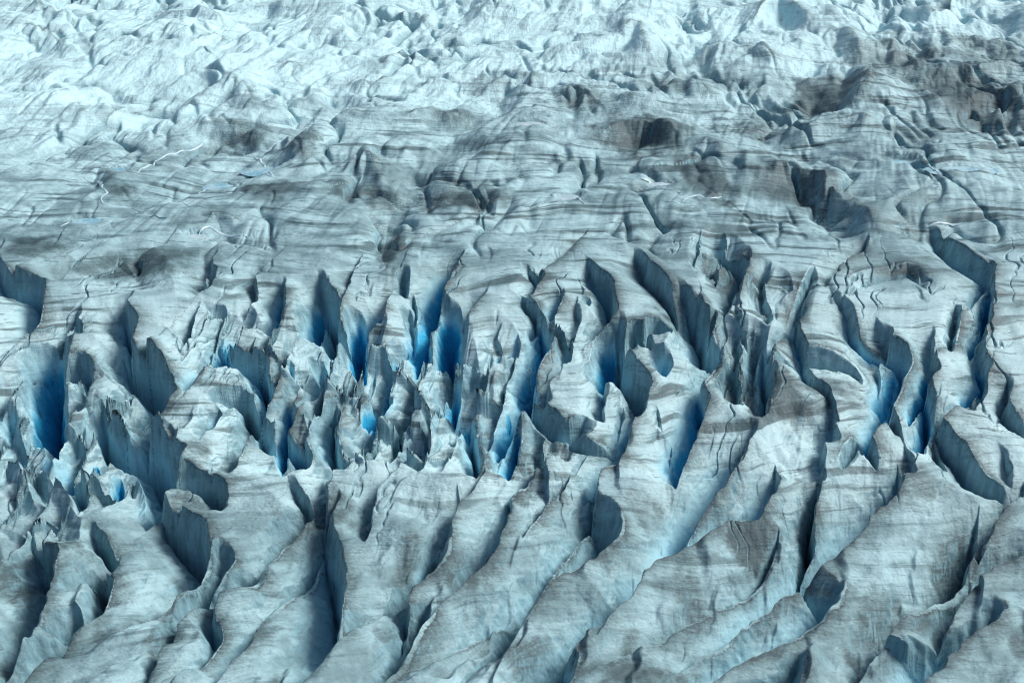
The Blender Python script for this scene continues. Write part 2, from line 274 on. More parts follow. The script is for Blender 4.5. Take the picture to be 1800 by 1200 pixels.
for s in ST:
    vm = s['vm'] = np.mean([q[1] for q in s['P']])
    if s['k'] != 'R' and vm > 440:
        um = np.mean([q[0] for q in s['P']]); rt = 1-.22*ss(um, 1150, 1350)
        s['D'] = s['D']*1.35*rt if vm < 830 else min(s['D']*2.0, 13.5); s['wl'] *= 1.75*rt if s['k'] == 'W' and vm < 830 else 1.45 if s['k'] == 'W' else 1.25
        if s['k'] == 'W':
            s['a'] *= 1.5; s['wa'] = 9.0; s['h'] = s['a']; s['p'] = 1.7
            s['b'] = min(1.3, s['b']*.95+.14) if vm < 830 else s['b']*.85
    elif s['k'] == 'W': s['a'] = .55*s['D']; s['wa'] = max(s['wa'], 36.0 if vm < 300 else 24.0); s['D'] *= .38; s['wl'] *= 1.7; s['wt'] = max(s['wt'], 6.0)
    G = np.array([ground(u, v, s['h']) for u, v in s['P']])
    if s['k'] == 'W' and vm > 440:                              # the crack runs on past the open part
        tot = np.hypot(*(G[1:]-G[:-1]).T).sum(); L = min(.45*tot, 14.0)
        def ext(p, q):
            e = (p-q)/np.hypot(*(p-q)); th = .16+.30*(1-ss(p[1], 225, 300)); g = np.array([math.sin(th), math.cos(th)])
            if e @ g < 0: g = -g
            e = .45*e+.55*g; return p+L*e/np.hypot(*e)
        far_end = ext(G[0], G[1])
        if vm > 830: L = min(1.1*tot, 26.0); s['tb'] = max(s['tb'], .5)
        G = np.concatenate([[far_end], G, [ext(G[-1], G[-2])]])
        s['ta'], s['tb'] = (L+s['ta']*tot)/(tot+2*L), (L+s['tb']*tot)/(tot+2*L)
    if len(G) > 2: G = smooth_line(G)
    s['G'] = G
    m = max(s['wl']+s['wt'], s.get('wa', 0))+3
    w = window(G[:, 0].min()-m, G[:, 0].max()+m, G[:, 1].min()-m, G[:, 1].max()+m)
    s['win'] = w
    if w is None: continue
    px, py = WX[w], WY[w]
    seg = np.hypot(*(G[1:]-G[:-1]).T); cum = np.concatenate([[0], np.cumsum(seg)]); tot = cum[-1]
    best = np.full(px.shape, 1e9, np.float32); sg = np.zeros_like(best); tt = np.zeros_like(best); bp = np.zeros_like(best)
    for i in range(len(seg)):
        ax, ay = G[i]; ex, ey = (G[i+1]-G[i])/max(seg[i], 1e-6)
        rx, ry = px-ax, py-ay
        al = np.clip(rx*ex+ry*ey, 0, seg[i])
        dd = np.hypot(rx-al*ex, ry-al*ey)
        perp = rx*ey-ry*ex                    # > 0 on the right hand of travel
        up = (dd < best-1e-4) | ((dd < best+1e-4) & (np.abs(perp) > bp))
        best[up] = dd[up]; sg[up] = np.sign(perp)[up]; bp[up] = np.abs(perp)[up]; tt[up] = ((cum[i]+al)/tot)[up]
    sw, st_ = np.zeros_like(best), np.zeros_like(best); sig = 1.2 if vm > 440 else 2.5
    for i in range(len(seg)):                                   # fade towards both ends, blended so that no side jumps
        (ax, ay), (ex, ey) = G[i], (G[i+1]-G[i])/max(seg[i], 1e-6)
        al = np.clip((px-ax)*ex+(py-ay)*ey, 0, seg[i])
        q = np.exp(-(np.hypot(px-ax-al*ex, py-ay-al*ey)-best)/sig)*seg[i]
        t = (cum[i]+al)/tot
        sw += q; st_ += q*ss(t, 0, s['ta'])*(1-ss(t, 1-s['tb'], 1))
    tap = np.clip((st_/sw-.06)/.94, 0, 1)
    if s['k'] == 'W':
        low = sg > 0
        D, wt, wl = s['D']*tap, s['wt'], s['wl']
        x = np.clip(bp/wt, 0, 1); g = .35*x+.65*x*x*(3-2*x)
        r = np.clip((best-wt)/wl, 0, 1)
        slot = (.28*D+1.2*tap)*np.exp(-np.abs(best-wt)/(.55*(1+far[w])))*(vm > 440)
        dep = np.where(low, -D*g*(1-r)**s['p']-slot*g, 0).astype(np.float32)
        hi = s['a']*tap*np.clip(1-best/s['wa'], 0, 1)**2
        hi = np.where(low, hi*(1-g), hi)
        pos[w] = np.maximum(pos[w], hi)
        lipd[w] = np.maximum(lipd[w], tap*np.exp(-(best/.28)**2)*min(1, s['D']/5))
        grime[w] = np.maximum(grime[w], np.where(low, 0, tap*np.exp(-best/4.2)))
    elif s['k'] == 'C':
        D = s['D']*tap
        wd = np.where(sg > 0, s['wl'], s['wt'])
        dep = (-D*np.clip(1-best/wd, 0, 1)**s['p']).astype(np.float32)
    else:
        wd = np.where(sg > 0, s['wl'], s['wt'])
        pos[w] = np.maximum(pos[w], s['D']*tap*np.clip(1-best/wd, 0, 1)**s['p']); continue
    blue[w] = np.maximum(blue[w], s['b']*ss(-dep/(6.0+.35*s['D']), .2, .95))
    neg[w] = np.minimum(neg[w], dep)
stain = np.zeros_like(neg)
for u, v, ru, rv, tl, k in DIRT:
    cx, cy = ground(u, v); ex = ground(u+ru, v)[0]-cx; ey = (ground(u, v-rv)[1]-ground(u, v+rv)[1])/2; m = 1.7
    w = window(cx-m*(ex+abs(tl)*ey)-2, cx+m*(ex+abs(tl)*ey)+2, cy-m*ey-2, cy+m*ey+2)
    if w is None: continue
    px, py = WX[w]-cx, WY[w]-cy; px = px+tl*py*(ex/ey)
    q = np.hypot(px/ex, py/ey)+.5*fbm(X[w]/(.35*ex), Y[w]/(.4*ey), 3, 401)
    stain[w] = np.maximum(stain[w], k*(1-ss(q, .25, 1.35)))
# rolling base of the glacier
fall = ss(Y, 210, 235)*(1-ss(Y+.12*X+14*fbm(X/60, Y/60, 3, 77), 360, 412))      # the broken icefall belt
rid = 1-np.abs(fbm(X/34+.35*fbm(X/50, Y/50, 2, 5), Y/58, 4, 51))*2
hx = X+30*fbm(X/90, Y/120, 2, 15); hy = Y+30*fbm(X/90, Y/120, 2, 16)
hum = fbm(hx/62, hy/95, 4, 61, .40)
rid2 = 1-np.abs(fbm(hx/40, hy/70, 3, 66, .38))*2.2
saw = (X/80+.9*fbm(X/100, Y/150, 3, 17)+Y/380); saw = saw-np.floor(saw)          # mounds: long rise from the right, short steep side on the left
saw = np.where(saw < .3, ss(saw, 0, .3), 1-ss(saw, .3, 1.0))*ss(fbm(X/70, Y/90, 2, 18), -.15, .35)
mid = ss(Y, 392, 440)
def swell(lx, ang, sd, cut=.74):                                   # sharp crested waves: a short face to the left, a long back to the right
    p = (X*math.cos(ang)-Y*math.sin(ang)*.62)/lx+.95*fbm(X/(1.9*lx), Y/(3.4*lx), 3, sd)+.18*fbm(X/(.5*lx), Y/(.9*lx), 2, sd+3)
    c = np.floor(p); q = p-c
    c = c+(q >= cut)
    return np.where(q < cut, 1-(q/cut)**1.5, ss(q, cut, 1.0)**1.3)*(.25+.75*ss(fbm(X/(1.3*lx)+9*c, Y/(2.2*lx), 2, sd+5), -.35, .4))
sw1, sw2, sw3 = swell(66, .42, 301), swell(27, .62, 311), swell(12, .30, 321, .66)
base = (far*(4.0*hum+6.8*sw1+3.2*sw2+.8*sw3) + (1-far)*(2.4*fbm(hx/55, hy/80, 3, 71)+.8*fbm(X/16, Y/26, 3, 73))
        + mid*(1-far)*(4.6*sw1+1.9*sw2+.45*sw3)).astype(np.float32)
fgd = 1-ss(Y, 255, 290)
base += (fgd*(1.3*fbm((X*math.cos(.5)-Y*math.sin(.5))/7, (Y*math.cos(.5)+X*math.sin(.5))/24, 3, 331))).astype(np.float32)
fsw = swell(11, .66, 341, .80)
base += (fgd*2.4*(fsw-.4)).astype(np.float32)
th = .27                                                                        # crevasses run away from the viewer, leaning right
S1, S2 = X*math.cos(th)-Y*math.sin(th), X*math.sin(th)+Y*math.cos(th)
micro = np.minimum(0, np.abs(fbm(S1/9+.6*fbm(X/12, Y/20, 2, 9), S2/32, 3, 81))*2.2-.42)*13
micro2 = np.abs(fbm(S1/3.2+.5*fbm(X/6, Y/10, 2, 19), S2/13, 3, 91))-.25
chaos = np.zeros_like(neg); chaos2 = np.zeros_like(neg)
for u, v, ru, rv, k in ((690, 710, 230, 135, 1), (120, 780, 220, 150, 1), (400, 610, 110, 60, .6), (890, 650, 70, 80, .5), (1290, 660, 80, 90, .8), (900, 800, 120, 60, .7), (1335, 540, 60, 60, .6), (560, 640, 130, 70, .6), (60, 960, 80, 80, .5), (1265, 480, 55, 60, .6), (1010, 590, 60, 70, .5), (470, 700, 100, 90, .6)):
    cx, cy = ground(u, v, -5); ex = ground(u+ru, v)[0]-ground(u, v)[0]; ey = (ground(u, v-rv)[1]-ground(u, v+rv)[1])/2
    chaos2 = np.maximum(chaos2, k*(1-ss(np.hypot((WX-cx)/ex, (WY-cy)/ey)+.25*fbm(X/12, Y/18, 2, 23), .45, 1.15)))
chaos = chaos2*.35
# crowded leaning fins, each broken off at its own height
def hsh(a, b, k): q = np.sin(a*127.1+b*311.7+k*74.7)*43758.5453; return q-np.floor(q)
Q1 = WX*math.cos(.17)-(WY-300)*math.sin(.17); Q2 = WY*math.cos(.17)+WX*math.sin(.17)
fa = Q1/7.2+.55*fbm(X/17, Y/30, 3, 701); fc = np.floor(fa); ff = fa-fc
fb = Q2/19+hsh(fc, 0, 1)*5+.35*fbm(X/9, Y/12, 2, 702); fd = np.floor(fb); fg = fb-fd
sh = np.where(ff < .86, (ff/.86)**1.7, 1-ss(ff, .86, 1.0))
sh2 = np.where(fg > .1, 0, 1-fg/.1)                                             # near end breaks down steeply
tp = hsh(fc, fd, 2); tn = hsh(fc, fd-1, 2)
tp = tp+(tn-tp)*np.clip(1-fg/.07, 0, 1)*.0
fin = -(8.5*tp**1.3*ss(fg, 0, .12)*(1-ss(fg, .9, 1.0))+9.5*sh*(.55+.45*hsh(fc, fd, 3))+5.5*(1-ss(fg, 0, .16))*(.3+.7*hsh(fc, fd, 4))+2.0*(1-fg))
# rows of ribs: each rises gently to a sharp edge and breaks off on its far left side
thv = .16+.30*(1-ss(Y, 225, 300))
R1 = X*np.cos(thv)-(Y-260)*np.sin(thv)
ph = R1/15.5+.9*fbm(X/38, Y/70, 3, 201)+.25*fbm(X/9, Y/18, 3, 202)
cell = np.floor(ph); f = ph-cell
dm = ss(perlin(cell*7.31+.5, Y/26+cell*3.7, 203)+.35*fbm(X/20, Y/30, 2, 204), -.25, .35)
zone = fall*(1-ss(X+.6*(300-Y), 0, 30)*(1-ss(Y, 285, 310)))+.7*(1-ss(X+.5*(235-Y), -20, 10))*(1-ss(Y, 200, 240))
zone = np.clip(zone, 0, 1)*(1-.0*X)
saw2 = np.where(f < .93, (f/.93)**2.3, 1-ss(f, .93, 1.0))
sawz = (-(7.5*fall+4.5*(1-fall))*dm*zone*saw2).astype(np.float32)
blue = np.maximum(blue, (.8*fall+.05)*ss(-sawz, 3.5, 8.5)*ss(fbm(X/30, Y/40, 2, 205), -.3, .3))
neg = np.minimum(neg, sawz)
lipd = np.maximum(lipd, np.exp(-((np.minimum(f, 1-f)*15.5)/.3)**2)*dm*zone*.8)
finz = (fin*chaos2).astype(np.float32)
neg = np.minimum(neg, finz)
blue = np.maximum(blue, 1.1*chaos2*ss(-fin, 8.5, 15)*ss(fbm(X/16, Y/22, 2, 705), -.35, .25))
lipd = np.maximum(lipd, np.exp(-((np.minimum(ff, 1-ff)*7.2)/.28)**2)*chaos2*.7)
low = np.clip(-neg/7, 0, 1)
Z = base + drop(Y) + pos + neg + (micro*.9*chaos + micro2*(1.6*fall*low+1.6*chaos)).astype(np.float32)

blue = np.maximum(blue, .5*chaos*ss(-micro, .3, 2.4))
# meltwater channels and hairline cracks
def groove(n, wid): return np.exp(-(n/wid)**2)
midm = ss(Y, 385, 425)
ch1 = fbm(WX/46+.5*fbm(X/60, Y/60, 2, 501), WY/95, 4, 502, .55)
ch2 = fbm(WX/24, WY/60+.4*fbm(X/40, Y/60, 2, 511), 3, 512, .55)
cm1, cm2 = ss(fbm(X/80, Y/120, 2, 505), -.25, .2), ss(fbm(X/50, Y/80, 2, 515), -.1, .35)
w1, w2 = .030*(1+.8*far), .040*(1+.8*far)
gv = groove(ch1, w1)*cm1+.8*groove(ch2, w2)*cm2
cr = fbm(S1/8+.6*fbm(X/14, Y/14, 3, 521), S2/34, 3, 522)
cm3 = ss(fbm(X/22, Y/40, 2, 525), .0, .3)
gc = groove(cr, .03)*cm3*(1-midm)*ss(Y, 255, 300)
ct = fbm(X/30, (Y+1.8*Z)/7+.5*fbm(X/25, Y/25, 2, 531), 3, 532)
gt = groove(ct, .05)*ss(fbm(X/20, Y/24, 2, 535), .1, .4)*(1-far)
Z -= (midm*(1.6+1.2*far)*gv + .9*gc + .12*gt).astype(np.float32)
Z -= (midm*2.0*np.exp(-(np.abs(ch1)/(.16))**1.3)*cm1).astype(np.float32)
grime = np.maximum(grime, .8*fgd*(1-ss(fsw, .12, .5))*ss(fbm(X/14, Y/22, 2, 345), -.15, .3))
lipd = np.maximum(lipd, np.clip(.85*midm*np.clip(gv, 0, 1)**1.5*(1-.45*far)+.8*gc**2+.35*gt, 0, 1))
# surface grain: transverse foliation ribs and melt cups
Z += ((.16+.04*midm)*fbm(X/11*lam, (Y+1.8*Z)/2.2*lam, 3, 101)*(1+1.2*far) + .09*fbm(X/1.6*lam, Y/1.4*lam, 3, 111)*(1+2*far)).astype(np.float32)
fl1 = np.abs(fbm((X*.88-Y*.20)/8+.5*fbm(X/40, Y/60, 2, 901), (Y+X*.25)/52, 3, 902, .55))*2
Z += (.75*midm*(fl1-.5)*(.35+.65*ss(fbm(X/40, Y/70, 2, 903), -.2, .3))*(1+.5*far)).astype(np.float32)
nearm = 1-ss(Y, 300, 380)
Z += (nearm*(.07*fbm(X/.75, Y/.9, 2, 911)+.12*np.minimum(0, fbm(X/2.4+.3*Y/2.4, Y/3.4, 3, 912)+.05))).astype(np.float32)
# pools lie in shallow bowls, streams in shallow runnels
POOLS = [(930,215,30,5,'w'),(470,300,30,6,'b'),(385,324,28,6,'b'),(1580,289,28,5,'b'),(1690,291,42,6,'b'),(345,410,18,4,'w'),(205,295,20,4,'b'),(150,384,26,6,'b'),(1160,320,28,4,'w'),(1000,345,22,4,'w')]
def cr_(c, *p): return pix(c, p)
STREAMS = [cr_('L',(455,175),(500,200),(550,240),(572,268),(535,290),(550,318),(640,325),(700,350),(745,362)), cr_('L',(330,425),(450,397),(560,386),(740,378),(880,388)),
 cr_('L',(1350,60),(1355,95),(1420,130),(1432,160),(1425,180),(1345,183),(1320,205),(1200,222),(1100,226),(1050,265)), cr_('L',(840,300),(900,312),(1000,330),(1085,352)),
 cr_('L',(1035,465),(1100,435),(1120,470),(1200,490),(1310,490)), cr_('K',(1110,260),(1140,300),(1200,285),(1270,300),(1290,322)), cr_('E',(0,300),(70,270),(110,292),(210,280)),
 cr_('T',(490,600),(530,570),(600,540),(690,510),(725,488)), cr_('K',(1470,180),(1560,192),(1640,212),(1700,240),(1800,268)), cr_('E',(1270,432),(1400,440),(1490,412))]
Zs = Z.copy()
for _ in range(6): Zs[1:-1, 1:-1] = (Zs[:-2, 1:-1]+Zs[2:, 1:-1]+Zs[1:-1, :-2]+Zs[1:-1, 2:]+Zs[1:-1, 1:-1])/5
def at(x, y, A):
    r = int(np.clip(np.searchsorted(ys, y), 0, NR-1)); c = int(np.clip(np.searchsorted(us, 900+F*x/scl[r]), 0, NC-1)); return float(A[r, c])
def seat(u, v):                                                 # where the sight line meets the ice
    h = 0.0
    for _ in range(25): x, y = plane(u, v, h); h = .6*h+.4*at(x, y, Zs)
    return x, y, h
pools = []
for u, v, ru, rv, kd in POOLS:
    x, y, h = seat(u, v); ex = plane(u+ru, v, h)[0]-x; ey = (plane(u, v-rv, h)[1]-plane(u, v+rv, h)[1])/2
    w = window(x-2.2*ex, x+2.2*ex, y-2.2*ey, y+2.2*ey)
    q = np.hypot((X[w]-x)/ex, (Y[w]-y)/ey)+.45*fbm(X[w]/(.5*ex), Y[w]/(.6*ey), 3, 601)
    k = 1-ss(q, .7, 1.7); lv = float((Zs[w]*k).sum()/k.sum())-.6
    Z[w] = Z[w]*(1-k)+k*(lv+1.1*(q-.9)+.12*(Z[w]-Zs[w]))
    stain[w] *= 1-k; pools.append((x, y, lv, ex, ey, kd))
streams = []
for P in STREAMS:
    G = smooth_line(np.array([seat(*p)[:2] for p in P])); seg = np.hypot(*(G[1:]-G[:-1]).T); cum = np.concatenate([[0], np.cumsum(seg)])
    n = int(cum[-1]/1.2)+2; t = np.linspace(0, cum[-1], n); L = np.stack([np.interp(t, cum, G[:, 0]), np.interp(t, cum, G[:, 1])], 1)
    L[:, 0] += 1.6*perlin(t/7, t*0+.5, 610); L[:, 1] += 2.2*perlin(t/9, t*0+.5, 611)
    w = window(L[:, 0].min()-8, L[:, 0].max()+8, L[:, 1].min()-8, L[:, 1].max()+8)
    dd = np.full(X[w].shape, 1e9)
    for p in L: dd = np.minimum(dd, (X[w]-p[0])**2+(Y[w]-p[1])**2)
    k = np.exp(-dd/9.0); Z[w] -= .5*k; streams.append(L)
zfar = ss(Y, 1000, 2600); Z = Z*(1-zfar)
# ------------------------------------------------------------------ normals of the whole surface
P3 = np.stack([X, Y, Z], -1).astype(np.float64)
def normals(P):
    du = np.zeros_like(P); dv = np.zeros_like(P)
    du[:, 1:-1] = P[:, 2:]-P[:, :-2]; du[:, 0] = P[:, 1]-P[:, 0]; du[:, -1] = P[:, -1]-P[:, -2]
    dv[1:-1] = P[2:]-P[:-2]; dv[0] = P[1]-P[0]; dv[-1] = P[-1]-P[-2]
    n = np.cross(du, dv); return n/np.linalg.norm(n, axis=-1, keepdims=True)
NRM = normals(P3)
# broken faces are scalloped and ledged: push them in and out along their own direction
wn = NRM[..., 2]
for _ in range(4): wn = (wn+np.roll(wn, 1, 0)+np.roll(wn, -1, 0)+np.roll(wn, 1, 1)+np.roll(wn, -1, 1))/5
wallness = ss(.66-wn, 0, .3)*(1-ss(Y, 480, 600))
hxy = np.hypot(NRM[..., 0], NRM[..., 1])+1e-6
rel = .6*fbm((.5*X+.85*Y)/5.5+.3*Z/5, Z/8.0+.04*Y, 3, 801)+.35*(np.abs(fbm((.6*X+.8*Y)/4.0+.5*Z/4, Z/12.0, 2, 803))*2-.5)
for k in (0, 1): P3[..., k] += NRM[..., k]/hxy*rel*wallness
NRM = normals(P3)
# ------------------------------------------------------------------ split into ice blocks: cheapest walk from each edge, climbing is dear
ids = [s['label'] for s in ST if s['label']]
KD = 3
zs, xs_, ysd = Z[::KD, ::KD], X[::KD, ::KD], Y[::KD, ::KD]
nr, nc = zs.shape
cost = np.full((nr, nc), np.inf); own = np.full((nr, nc), -1, int)
heap = []; lim = {}
for s in ST:
    if not s['label'] or s['win'] is None: continue
    k = ids.index(s['label'])
    lim[k] = (30.0 if s['label'][0] in 'tu' else 17.0 if s['G'][:, 1].mean() > 330 else 13.0)
    G = s['G']; n = max(2, int(np.hypot(*(G[-1]-G[0]))/1.0)+8)
    cum = np.concatenate([[0], np.cumsum(np.hypot(*(G[1:]-G[:-1]).T))])
    for t in np.linspace(.12, .9, n):
        q = np.array([np.interp(t*cum[-1], cum, G[:, 0]), np.interp(t*cum[-1], cum, G[:, 1])])
        e = np.array([np.interp(min(1, t+.05)*cum[-1], cum, G[:, 0]), np.interp(min(1, t+.05)*cum[-1], cum, G[:, 1])])-q
        e /= np.hypot(*e)+1e-9
        q = q+np.array([-e[1], e[0]])*(1.2 if s['k'] == 'W' else 0)
        r = int(np.argmin(np.abs(ys-q[1]))/KD); c = int(np.argmin(np.abs(us-(900+F*q[0]/scl[min(r*KD, NR-1)])))/KD)
        if 0 <= r < nr and 0 <= c < nc and cost[r, c] > 0:
            cost[r, c] = 0; own[r, c] = k; heap.append((0.0, r, c))
heapq.heapify(heap)
zl, xl, yl = zs.tolist(), xs_.tolist(), ysd.tolist()
cl, ol = cost.tolist(), own.tolist()
while heap:
    cst, r, c = heapq.heappop(heap)
    if cst > cl[r][c]: continue
    k = ol[r][c]
    for a, b in ((1, 0), (-1, 0), (0, 1), (0, -1), (1, 1), (1, -1), (-1, 1), (-1, -1)):
        i, j = r+a, c+b
        if 0 <= i < nr and 0 <= j < nc:
            dz = zl[i][j]-zl[r][c]
            q = cst+math.hypot(xl[i][j]-xl[r][c], yl[i][j]-yl[r][c])*(.45 if dz < -.25 else 1)+(3.0*dz if dz > 0 else 0)
            if q < cl[i][j] and q < lim[k]:
                cl[i][j] = q; ol[i][j] = k; heapq.heappush(heap, (q, i, j))
own = np.array(ol)
ri = np.clip(np.round((np.arange(NR-1)+.5)/KD).astype(int), 0, nr-1); ci = np.clip(np.round((np.arange(NC-1)+.5)/KD).astype(int), 0, nc-1)
FO = own[ri][:, ci]                                            # owner of each face
nz = (NRM[:-1, :-1, 2]+NRM[1:, 1:, 2]+NRM[1:, :-1, 2]+NRM[:-1, 1:, 2])/4
st = (nz < .62).astype(np.float32)
for _ in range(3):
    p = np.pad(st, 1, mode='edge'); st = sum(p[a:a+st.shape[0], b:b+st.shape[1]] for a in range(3) for b in range(3))/9
STEEP = st > .55
# ------------------------------------------------------------------ material
def N(nt, t, **kw):
    n = nt.nodes.new(t)
    for k, v in kw.items(): setattr(n, k, v)
    return n
SKYS, SUNS, EXPO = .055, 1.5, .88
def mth(nt, op, a, b=None, clamp=False):
    n = N(nt, 'ShaderNodeMath', operation=op, use_clamp=clamp)
    for i, v in enumerate((a, b)):
        if v is None: continue
        if isinstance(v, (int, float)): n.inputs[i].default_value = v
        else: nt.links.new(v, n.inputs[i])
    return n.outputs[0]
def rng_(nt, v, a, b, c=0., d=1.):
    n = N(nt, 'ShaderNodeMapRange', interpolation_type='SMOOTHSTEP')
    nt.links.new(v, n.inputs[0])
    for i, q in enumerate((a, b, c, d)): n.inputs[i+1].default_value = q
    return n.outputs[0]
def noise(nt, vec, scale, detail=5, rough=.55, dist=0.):
    n = N(nt, 'ShaderNodeTexNoise'); nt.links.new(vec, n.inputs['Vector'])
    n.inputs['Scale'].default_value = scale; n.inputs['Detail'].default_value = detail
    n.inputs['Roughness'].default_value = rough; n.inputs['Distortion'].default_value = dist
    return n.outputs['Fac']
def vscale(nt, vec, s, rot=0.):
    n = N(nt, 'ShaderNodeMapping'); nt.links.new(vec, n.inputs[0]); n.inputs['Scale'].default_value = s
    n.inputs['Rotation'].default_value = (0, 0, rot); return n.outputs[0]
def mix(nt, f, a, b):
    n = N(nt, 'ShaderNodeMix', data_type='RGBA')
    if isinstance(f, (int, float)): n.inputs[0].default_value = f
    else: nt.links.new(f, n.inputs[0])
    for i, v in ((6, a), (7, b)):
        if isinstance(v, tuple): n.inputs[i].default_value = v+(1,)
        else: nt.links.new(v, n.inputs[i])
    return n.outputs[2]
def ice():
    m = bpy.data.materials.new('glacier_ice'); m.use_nodes = True; nt = m.node_tree
    bs = nt.nodes['Principled BSDF']
    pos = N(nt, 'ShaderNodeNewGeometry').outputs['Position']
    sep = N(nt, 'ShaderNodeSeparateXYZ'); nt.links.new(pos, sep.inputs[0])
    def attr(k):
        n = N(nt, 'ShaderNodeAttribute', attribute_name=k); return n.outputs['Fac']
    # warped coordinate, then foliation bands that run across the view
    wn = N(nt, 'ShaderNodeTexNoise'); nt.links.new(vscale(nt, pos, (.013, .016, .02)), wn.inputs['Vector']); wn.inputs['Scale'].default_value = 1; wn.inputs['Detail'].default_value = 3
    wv = N(nt, 'ShaderNodeVectorMath', operation='MULTIPLY_ADD'); nt.links.new(wn.outputs['Color'], wv.inputs[0]); wv.inputs[1].default_value = (14, 46, 6); nt.links.new(pos, wv.inputs[2])
    cz = N(nt, 'ShaderNodeCombineXYZ'); nt.links.new(mth(nt, 'MULTIPLY', sep.outputs[2], 1.8), cz.inputs[1])   # layers dip away from the viewer
    wq = N(nt, 'ShaderNodeVectorMath', operation='ADD'); nt.links.new(wv.outputs[0], wq.inputs[0]); nt.links.new(cz.outputs[0], wq.inputs[1])
    wp = wq.outputs[0]
    b1 = noise(nt, vscale(nt, wp, (.022, .17, .09), .12), 1, 6, .58, .5)
    b2 = noise(nt, vscale(nt, wp, (.10, .60, .3), -.10), 1, 6, .66, .5)
    blot = noise(nt, vscale(nt, wp, (.03, .035, .05)), 1, 5, .6)
    blot2 = noise(nt, vscale(nt, pos, (.11, .14, .1)), 1, 5, .65)
    grain = noise(nt, vscale(nt, pos, (1.1, 1.7, 1.4)), 1, 6, .72)
    speck = noise(nt, vscale(nt, pos, (1.1, 3.0, 2.0), .25), 1, 2, .5)
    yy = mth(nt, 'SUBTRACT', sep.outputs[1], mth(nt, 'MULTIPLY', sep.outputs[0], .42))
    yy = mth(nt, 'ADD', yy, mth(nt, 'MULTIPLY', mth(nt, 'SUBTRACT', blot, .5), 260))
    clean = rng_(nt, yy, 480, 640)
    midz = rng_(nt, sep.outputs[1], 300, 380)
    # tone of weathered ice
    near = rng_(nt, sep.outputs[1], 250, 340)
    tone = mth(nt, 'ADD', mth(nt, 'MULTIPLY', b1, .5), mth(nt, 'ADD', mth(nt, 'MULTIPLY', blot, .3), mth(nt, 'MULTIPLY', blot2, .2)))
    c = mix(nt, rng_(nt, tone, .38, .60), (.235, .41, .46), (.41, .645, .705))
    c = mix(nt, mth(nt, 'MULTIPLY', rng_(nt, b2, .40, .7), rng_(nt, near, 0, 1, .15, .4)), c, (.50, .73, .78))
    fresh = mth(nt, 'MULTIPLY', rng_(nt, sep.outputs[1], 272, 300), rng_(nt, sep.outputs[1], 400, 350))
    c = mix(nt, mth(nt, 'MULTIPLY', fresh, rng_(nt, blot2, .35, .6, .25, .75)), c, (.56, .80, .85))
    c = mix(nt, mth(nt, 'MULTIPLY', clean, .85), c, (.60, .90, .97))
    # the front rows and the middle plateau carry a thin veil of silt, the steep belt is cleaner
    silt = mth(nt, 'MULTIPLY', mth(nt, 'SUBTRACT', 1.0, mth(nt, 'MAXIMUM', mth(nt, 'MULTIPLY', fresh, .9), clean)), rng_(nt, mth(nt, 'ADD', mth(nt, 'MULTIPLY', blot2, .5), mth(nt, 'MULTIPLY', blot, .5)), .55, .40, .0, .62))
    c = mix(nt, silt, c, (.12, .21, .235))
    # dark dirt streaks, broken up
    s1 = mth(nt, 'MULTIPLY', rng_(nt, b1, .47, .38), rng_(nt, blot, .36, .52))
    s2 = mth(nt, 'MULTIPLY', rng_(nt, b2, .45, .33), rng_(nt, blot2, .42, .56))
    st = mth(nt, 'MAXIMUM', s1, s2)
    st = mth(nt, 'MULTIPLY', st, mth(nt, 'SUBTRACT', 1.0, mth(nt, 'MULTIPLY', clean, .7)))
    st = mth(nt, 'MULTIPLY', st, rng_(nt, near, 0, 1, .55, 1))
    c = mix(nt, mth(nt, 'MULTIPLY', st, .78), c, (.033, .074, .088))
    # flutes and crust of the upper ice
    rn = vscale(nt, pos, (.26, .034, .12), .22)
    flute = noise(nt, rn, 1, 5, .65, .4)
    crust = noise(nt, vscale(nt, pos, (.30, .16, .35)), 1, 5, .72)
    up = rng_(nt, sep.outputs[1], 430, 580)
    s3 = mth(nt, 'MULTIPLY', rng_(nt, flute, .45, .33), rng_(nt, blot2, .44, .58))
    c = mix(nt, mth(nt, 'MULTIPLY', mth(nt, 'MULTIPLY', s3, up), .5), c, (.14, .24, .27))
    c = mix(nt, mth(nt, 'MULTIPLY', mth(nt, 'MULTIPLY', rng_(nt, crust, .46, .33), up), .28), c, (.22, .36, .40))
    c = mix(nt, mth(nt, 'MULTIPLY', mth(nt, 'MULTIPLY', rng_(nt, crust, .54, .70), up), .35), c, (.70, .90, .95))
    # dust in patches
    tex = mth(nt, 'ADD', mth(nt, 'MULTIPLY', blot2, .4), mth(nt, 'ADD', mth(nt, 'MULTIPLY', grain, .25), mth(nt, 'MULTIPLY', b2, .35)))
    cover = mth(nt, 'MAXIMUM', attr('stain'), mth(nt, 'MULTIPLY', attr('grime'), .9))
    dirt = rng_(nt, mth(nt, 'ADD', tex, mth(nt, 'MULTIPLY', cover, .34)), .55, .84)
    c = mix(nt, mth(nt, 'MULTIPLY', dirt, mth(nt, 'SUBTRACT', .88, mth(nt, 'MULTIPLY', clean, .25))), c, (.034, .068, .08))
    # steep faces: clear teal ice, the walls' shade painted in as darker tone
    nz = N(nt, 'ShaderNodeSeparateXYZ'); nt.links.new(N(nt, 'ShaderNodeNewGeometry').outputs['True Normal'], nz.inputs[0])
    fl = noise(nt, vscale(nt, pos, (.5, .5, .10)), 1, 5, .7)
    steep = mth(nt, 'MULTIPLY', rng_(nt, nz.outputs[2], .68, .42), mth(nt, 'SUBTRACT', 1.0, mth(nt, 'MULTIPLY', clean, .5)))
    cw = mix(nt, rng_(nt, fl, .35, .65), (.14, .29, .345), (.29, .52, .61))
